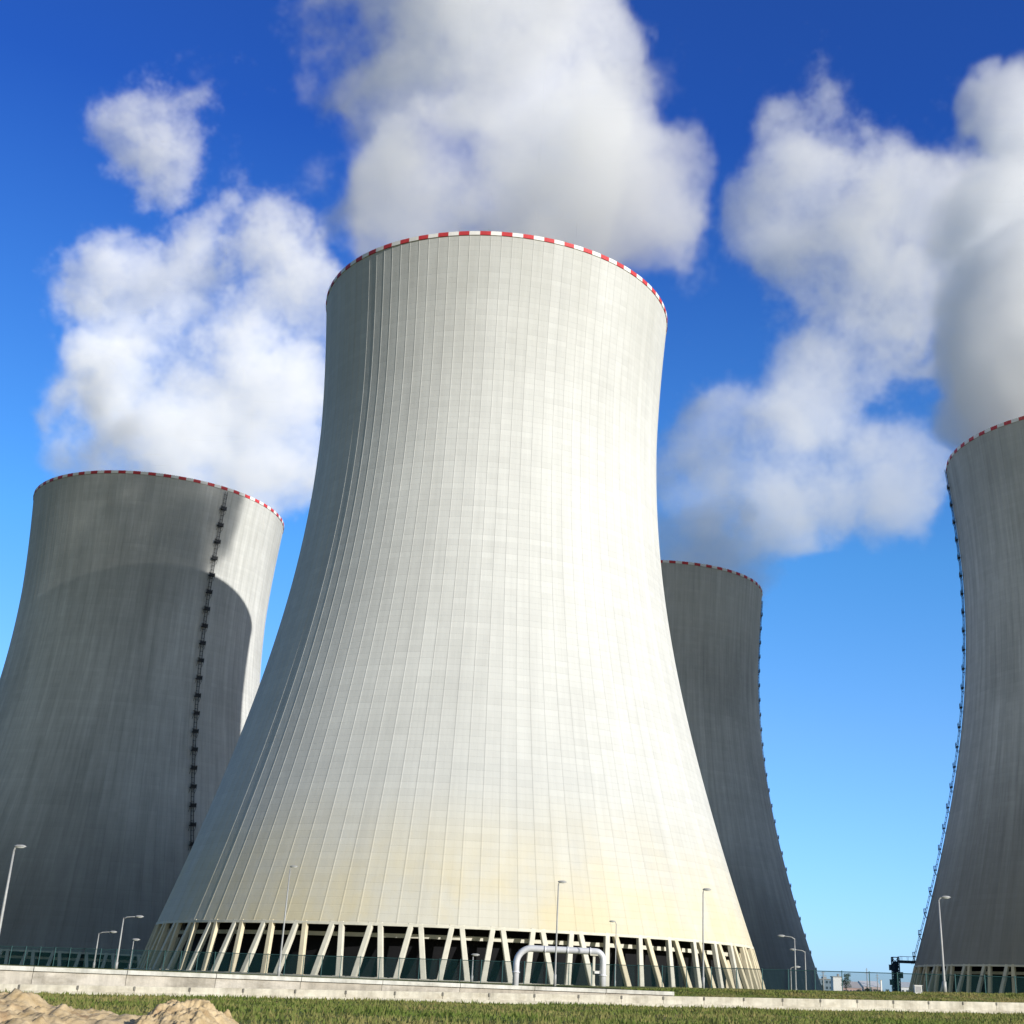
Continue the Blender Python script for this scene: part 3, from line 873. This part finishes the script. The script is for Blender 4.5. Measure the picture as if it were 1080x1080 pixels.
street_lamp(104.5, 984, 232, 2.0, 'arm lamp reaching right, shorter of the two arm lamps beside the left tower', 0.14, 1.3)
street_lamp(141, 992.5, 250, 0.0, 'short lamp post without an arm beside the left tower', 0.13, 1.5)
street_lamp(650, 974, 183, -0.3, 'faint slim lamp post just right of the pipe arch', 0.08, 0.9)
street_lamp(499, 1009, 190, 0.0, 'short white lamp post between columns left of the pipe arch', 0.13, 1.2)
street_lamp(838, 989.5, 200, -1.6, 'tallest lamp reaching left before the dark far tower', 0.13, 1.2)
street_lamp(849, 1003.5, 250, -1.8, 'middle lamp reaching left before the dark far tower', 0.14, 1.3)
street_lamp(834, 1021, 262, 0.9, 'lowest lamp reaching right before the dark far tower', 0.13, 1.3)

# ------------------------------------------------------------------ pipe arch
YP = 130.0
xl, xr = P(543.5, 1040, YP).x, P(635.5, 1040, YP).x
ztp = P(590, 1001.5, YP).z
gz = ground(xl, YP)
pr = empty('pipe_arch', (xl, YP, gz), 'thick light grey pipe bent into a low arch over the wall before the pale tower', 'pipe')
def arch(xa, xb, z, ra, rb):
    p = [(xa, 0, -0.6), (xa, 0, z - ra)]
    for i in range(1, 9):
        a = PI / 2 * i / 8; p.append((xa + ra - ra * math.cos(a), 0, z - ra + ra * math.sin(a)))
    p.append((xb - rb, 0, z - 0.05))
    for i in range(1, 9):
        a = PI / 2 * i / 8; p.append((xb - rb + rb * math.sin(a), 0, z - 0.05 - rb + rb * math.cos(a)))
    p.append((xb, 0, -0.6))
    return p
MAT['pipe'] = simple('pipe_cladding', (0.62, 0.62, 0.64), 0.45, 0.15, 0.08, 1.0, 0.4)
W_ = xr - xl; Z_ = ztp - gz
m = MB(); m.tube(arch(0, W_, Z_, 1.35, 0.75), 0.29, 16); m.build('pipe', MAT['pipe'], pr)
for x in (2.6, 4.7, 6.8):
    m = MB(); m.tube([(x - 0.06, 0, Z_ - 0.03 * x / W_ - 0.02), (x + 0.06, 0, Z_ - 0.03 * x / W_ - 0.02)], 0.345, 16); m.build('pipe_flange', MAT['pipe'], pr)
for x in (0, W_):
    m = MB(); m.tube([(x, 0, 1.0), (x, 0, 1.1)], 0.36, 16); m.build('pipe_flange', MAT['pipe'], pr)
xs = P(626, 1030, YP).x - xl
m = MB(); m.bar((xs, 0.1, -0.4), (xs, 0.1, Z_ - 0.3), 0.24, 0.24, None, 0, 0.03); m.box((xs, 0.1, Z_ - 0.36), (0.7, 0.6, 0.1)); m.build('support_post', MAT['column'], pr)
m = MB(); m.box((xs + 0.3, -0.15, 1.3), (0.45, 0.22, 0.2)); m.box((xs + 0.3, -0.15, 1.42), (0.52, 0.28, 0.03)); m.build('junction_box', MAT['white'], pr)

# ------------------------------------------------------------------ earth mounds
sand, N, L, b, out = new_mat('sandy_earth')
geo = N.new('ShaderNodeNewGeometry')
n1 = noise(N, L, scaled(N, L, geo.outputs['Position'], (2.2, 2.2, 2.2)), 1.0, 7, 0.68)
c = mix_col(N, L, map_range(N, L, n1, 0.35, 0.65), (0.42, 0.30, 0.155), (0.62, 0.48, 0.29))
n2 = noise(N, L, scaled(N, L, geo.outputs['Position'], (0.7, 0.7, 0.9), (4, 4, 4)), 1.0, 5, 0.6)
c = mix_col(N, L, map_range(N, L, n2, 0.56, 0.66), c, (0.34, 0.22, 0.12))
L.new(c, b.inputs['Base Color']); b.inputs['Roughness'].default_value = 0.95; b.inputs['Specular IOR Level'].default_value = 0.08
bump(N, L, b, noise(N, L, scaled(N, L, geo.outputs['Position'], (9, 9, 9)), 1.0, 6, 0.7), 0.03, 0.6)
def mound(outline, Y, depth, label, seed):
    xs_, zs_ = [], []
    for px, row in outline:
        q = P(px, row, Y); xs_.append(q.x); zs_.append(q.z)
    x0, x1 = xs_[0], xs_[-1]
    nx, ny = 190, 120
    org = Vector(((x0 + x1) / 2, Y, ground((x0 + x1) / 2, Y)))
    vs, fs = [], []
    for j in range(ny + 1):
        v = -1 + 2 * j / ny
        for i in range(nx + 1):
            x = x0 + (x1 - x0) * i / nx; y = Y + v * depth * (1.0 if v > 0 else 1.5)
            gz_ = ground(x, y) - 0.25
            h = float(np.interp(x, xs_, zs_)) - gz_
            h *= max(0.0, 1 - abs(v) ** 1.7)
            e = min(1, 3 * min(i, nx - i) / nx + 0.15)
            h += 0.19 * e * mn.fractal(Vector((x * 1.3 + seed, y * 1.3, seed)), 0.8, 2.1, 6) * (1 - abs(v) ** 3)
            h += 0.13 * e * max(0, mn.noise(Vector((x * 4, y * 4, seed + 4)))) + 0.07 * e * max(0, mn.noise(Vector((x * 11, y * 11, seed + 9)))) 
            vs.append((x - org.x, y - org.y, gz_ + max(h, 0) - org.z))
    for j in range(ny):
        for i in range(nx):
            a = j * (nx + 1) + i
            fs.append((a, a + 1, a + nx + 2, a + nx + 1))
    m = MB(); m.add(vs, fs, 0, True)
    o = m.build('dirt_mound', sand); o.location = org
    return tag(o, label, 'earth mound', 'mounds of dug earth at the lower left')
mound([(-170, 1075), (-120, 1060), (-60, 1050), (0, 1050), (24, 1051), (36, 1057), (48, 1064.5), (62, 1063), (78, 1065), (96, 1069), (112, 1071), (130, 1073), (146, 1072), (157, 1078), (170, 1092)], 35, 3.6,
      'wider pile of sandy dug earth in the bottom left corner', 1.7)
mound([(135, 1098), (152, 1081), (160, 1073), (168.5, 1067), (181, 1061), (197, 1058.5), (212.6, 1059), (225.6, 1065), (236, 1073), (246, 1083), (262, 1100)], 33.5, 2.2,
      'smaller rounded pile of sandy dug earth right of the bottom left corner', 8.3)

# ------------------------------------------------------------------ small things on the bank
def box_at(px, row_b, Y):
    q = P(px, row_b, Y); return Vector((q.x, q.y, ground(q.x, q.y)))
q = box_at(969, 1060, 112)
cb = empty('utility_cabinet', q, 'small white utility cabinet on the grass bank just behind the barrier', 'cabinet')
m = MB(); m.box((0, 0, 0.28), (0.56, 0.4, 0.60)); m.build('cabinet_body', MAT['white'], cb)
m = MB(); m.box((0, 0, 0.60), (0.64, 0.48, 0.05)); m.build('lid', MAT['white'], cb)
m = MB(); m.box((0, -0.205, 0.30), (0.46, 0.012, 0.46)); m.box((0.17, -0.215, 0.32), (0.03, 0.02, 0.08)); m.build('door', MAT['galv'], cb)
q = box_at(930, 1052, 140)
mk = empty('marker_post', q, 'thin white marker post on the bank left of the dark steel gantry', 'post')
m = MB(); m.bar((0, 0, -0.2), (0, 0, 1.05), 0.14, 0.14, None, 0, 0.02); m.build('post', MAT['white'], mk)
m = MB(); m.box((0, 0, 1.07), (0.2, 0.2, 0.05)); m.build('cap', MAT['galv'], mk)

# ------------------------------------------------------------------ far away, between the towers
def wallmat(name, col, var=0.06): return simple(name, col, 0.8, 0, var, 0.1)
GLZ = simple('window_glass', (0.05, 0.07, 0.09), 0.15, 0, 0.1, 0.3, 0.6)
def building(name, pxa, pxb, rtop, Y, depth, mat, label, cat, roof='flat', wins=(0, 0), roofmat=None, door=False):
    a, c = P(pxa, rtop, Y), P(pxb, rtop, Y)
    w = c.x - a.x; zb = ground((a.x + c.x) / 2, Y) - 0.5; h = (a.z + c.z) / 2 - zb
    root = empty(name, ((a.x + c.x) / 2, Y, zb), label, cat)
    m = MB(); m.box((0, depth / 2, h / 2), (w, depth, h)); m.build('wall', mat, root)
    rm = roofmat or MAT['galv']
    m = MB()
    if roof == 'gable':
        vs = [(-w / 2 - .3, -.3, h + .01), (w / 2 + .3, -.3, h + .01), (w / 2 + .3, depth + .3, h + .01), (-w / 2 - .3, depth + .3, h + .01), (-w / 2 - .3, depth / 2, h + depth * .14), (w / 2 + .3, depth / 2, h + depth * .14)]
        m.add(vs, [(0, 1, 5, 4), (2, 3, 4, 5), (0, 4, 3), (1, 2, 5), (0, 3, 2, 1)])
    else:
        m.box((0, depth / 2, h + 0.15), (w + 0.5, depth + 0.5, 0.3)); m.box((w * .2, depth / 2, h + 0.8), (w * .2, depth * .3, 1.0))
    m.build('roof', rm, root)
    nx, nz_ = wins
    for i in range(nx):
        for j in range(nz_):
            ww, wh = w / nx * 0.55, h / nz_ * 0.42
            m = MB(); m.box((-w / 2 + w * (i + .5) / nx, -0.04, h * (j + .55) / nz_), (ww, 0.1, wh)); m.build('window', GLZ, root)
    if door:
        m = MB(); m.box((w * .25, -0.05, h * .2), (w * .2, 0.12, h * .4)); m.build('door', MAT['galv'], root)
    return root
building('office_building', 862, 878, 1033, 640, 18, wallmat('slate_wall', (0.20, 0.26, 0.32)), 'dull blue grey block with windows beside the foot of the farthest tower', 'building', 'flat', (4, 3))
building('storage_silo', 878.6, 888, 1030.5, 600, 5, wallmat('white_wall', (0.80, 0.80, 0.78)), 'narrow bright white block on the horizon between the two right-hand towers', 'building', 'flat', (0, 0))
building('warehouse', 889, 909, 1042, 820, 26, wallmat('pink_wall', (0.52, 0.36, 0.33)), 'low long pinkish shed just right of the narrow white block', 'building', 'gable', (6, 1), wallmat('pale_roof', (0.55, 0.5, 0.48)))
building('warehouse', 911, 930, 1041, 900, 26, wallmat('rose_wall', (0.55, 0.44, 0.42)), 'low white-roofed shed behind the row of dark bushes', 'building', 'gable', (6, 1), wallmat('white_roof', (0.75, 0.75, 0.76)))
building('warehouse', 950, 968, 1041.5, 760, 20, wallmat('bright_wall', (0.72, 0.73, 0.74)), 'low bright shed between the dark gantry and the right tower', 'building', 'gable', (4, 1), wallmat('grey_roof', (0.6, 0.62, 0.64)))

# dark steel gantry with its walkway
YG = 424.0
g0, g1 = P(940.8, 1009.5, YG), P(947.2, 1009.5, YG)
zb = ground(g0.x, YG)
gt = empty('gantry_tower', ((g0.x + g1.x) / 2, YG, zb), 'dark blue steel tower with a walkway leading right to the edge tower', 'gantry')
Hh = g0.z - zb; w = g1.x - g0.x
m = MB()
for sx in (-1, 1):
    for sy in (-1, 1):
        m.bar((sx * w / 2, sy * w / 2, -1), (sx * w / 2, sy * w / 2, Hh), 0.28, 0.28)
n = 7
for i in range(n):
    z0_, z1_ = Hh * i / n, Hh * (i + 1) / n
    for (ax, ay), (bx, by) in (((-1, -1), (1, -1)), ((1, -1), (1, 1)), ((1, 1), (-1, 1)), ((-1, 1), (-1, -1))):
        h_ = w / 2
        m.bar((ax * h_, ay * h_, z0_), (bx * h_, by * h_, z1_), 0.16, 0.16)
        m.bar((ax * h_, ay * h_, z1_), (bx * h_, by * h_, z1_), 0.2, 0.2)
m.build('steel_frame', MAT['blue_steel'], gt)
m = MB(); m.box((0, 0, Hh * .46), (w * .62, w * .62, Hh * .9)); m.build('lift_shaft', MAT['blue_steel'], gt)
for dx, r0, r1 in ((-0.62, 1018, 1023.5), (0.68, 1025.5, 1031.5), (-0.62, 1033.5, 1039)):
    za, zc = P(944, r0, YG).z - zb, P(944, r1, YG).z - zb
    m = MB(); m.box((dx * w * 1.15, 0, (za + zc) / 2), (w * .55, w * .9, abs(za - zc))); m.box((dx * w * 1.15, 0, max(za, zc) + 0.06), (w * .65, w, 0.1)); m.build('machine_cabin', MAT['blue_steel'], gt)
zw = P(955, 1014.5, YG).z - zb
m = MB(); m.box((w / 2 + 14, 0, zw), (28, 1.5, 0.8))
for i in range(15): 
    for sy in (-.7, .7): m.bar((w / 2 + 1 + i * 1.9, sy, zw + 0.4), (w / 2 + 1 + i * 1.9, sy, zw + 1.5), 0.07, 0.07)
for sy in (-.7, .7): m.bar((w / 2, sy, zw + 1.5), (w / 2 + 28, sy, zw + 1.5), 0.1, 0.1)
m.bar((w / 2 + 26, 0, -1), (w / 2 + 26, 0, zw), 0.5, 0.5)
m.build('walkway', MAT['blue_steel'], gt)

# trees and bushes
bark = simple('bark', (0.09, 0.07, 0.05), 0.9, 0, 0.3, 3)
def leafmat(name, c1, c2):
    m, N, L, b, out = new_mat(name)
    geo = N.new('ShaderNodeNewGeometry')
    n = noise(N, L, scaled(N, L, geo.outputs['Position'], (0.8, 0.8, 0.8)), 1.0, 4, 0.6)
    L.new(mix_col(N, L, map_range(N, L, n, 0.38, 0.62), c1, c2), b.inputs['Base Color'])
    b.inputs['Roughness'].default_value = 0.7
    return m
LEAF = leafmat('leaves', (0.035, 0.06, 0.02), (0.08, 0.11, 0.035))
LEAFD = leafmat('dark_leaves', (0.02, 0.03, 0.018), (0.05, 0.06, 0.03))
def tree(name, px, rtop, wpx, Y, label, cat, mat, seed, trunk=0.3, group=None):
    rng = random.Random(seed)
    q = P(px, rtop, Y); z0 = ground(q.x, q.y); H = q.z - z0; R = wpx / 2 * Y / FPX
    root = empty(name, (q.x, q.y, z0), label, cat, group)
    m = MB(); m.tube([(0, 0, -.3), (0.1, 0, H * .35), (-.1, .1, H * .75)], [R * .09 + .1, R * .06 + .07, 0.05], 8)
    for i in range(6):
        a = rng.uniform(0, 2 * PI); zz = H * rng.uniform(.3, .6)
        m.tube([(0, 0, zz), (math.cos(a) * R * .4, math.sin(a) * R * .4, zz + H * .15), (math.cos(a) * R * .7, math.sin(a) * R * .7, zz + H * .22)], [0.09, 0.06, 0.03], 6)
    m.build('trunk', bark, root)
    m = MB(); cl = []
    zl = H * trunk
    for i in range(16):
        a = rng.uniform(0, 2 * PI); rr = R * math.sqrt(rng.random()) * .75
        cl.append((math.cos(a) * rr, math.sin(a) * rr, zl + (H - zl) * rng.uniform(.12, .86), rng.uniform(.28, .5) * R))
    for i in range(2600):
        cx, cy, cz, cr = rng.choice(cl)
        v = Vector((rng.gauss(0, 1), rng.gauss(0, 1), rng.gauss(0, .8))).normalized() * cr * rng.random() ** .35
        p = Vector((cx, cy, min(cz + v.z, H))) + Vector((v.x, v.y, 0))
        s = rng.uniform(.10, .24) * (0.6 + R * .12)
        t1 = Vector((rng.gauss(0, 1), rng.gauss(0, 1), rng.gauss(0, 1))).normalized() * s
        t2 = Vector((rng.gauss(0, 1), rng.gauss(0, 1), rng.gauss(0, 1))).normalized() * s
        m.add([p, p + t1, p + t1 + t2, p + t2], [(0, 1, 2, 3)])
    m.build('crown', mat, root)
tree('tree', 891.5, 1025, 11, 560, 'small loose green tree beside the narrow white block', 'tree', LEAF, 1, .3)
tree('bush', 905, 1043, 8, 520, 'leftmost dark bush of the row left of the gantry', 'bush', LEAFD, 2, .05, 'dark bushes before the far sheds')
tree('bush', 915, 1041, 10, 530, 'second dark bush from the left in the row left of the gantry', 'bush', LEAFD, 3, .05, 'dark bushes before the far sheds')
tree('bush', 925.5, 1043, 12, 525, 'third dark bush from the left in the row left of the gantry', 'bush', LEAFD, 4, .05, 'dark bushes before the far sheds')
tree('bush', 936, 1043.5, 10, 520, 'dark bush of the row nearest the gantry foot', 'bush', LEAFD, 5, .05, 'dark bushes before the far sheds')
def mast(px, row, Y, label):
    q = P(px, row, Y); z0 = ground(q.x, q.y); H = q.z - z0
    root = empty('mast', (q.x, q.y, z0), label, 'mast', 'thin masts on the horizon')
    m = MB(); m.tube([(0, 0, -1), (0, 0, H)], [0.45, 0.2], 8); m.build('pole', MAT['galv'], root)
    m = MB(); m.bar((-1.4, 0, H * .82), (1.4, 0, H * .82), .2, .2); m.bar((-1.0, 0, H * .93), (1.0, 0, H * .93), .2, .2); m.build('crossarm', MAT['galv'], root)
mast(868, 1024, 640, 'thin mast above the blue grey block')
mast(914, 1021, 900, 'thin mast rising above the row of bushes, left of the gantry')
mast(925, 1027, 900, 'shorter thin mast close to the gantry')
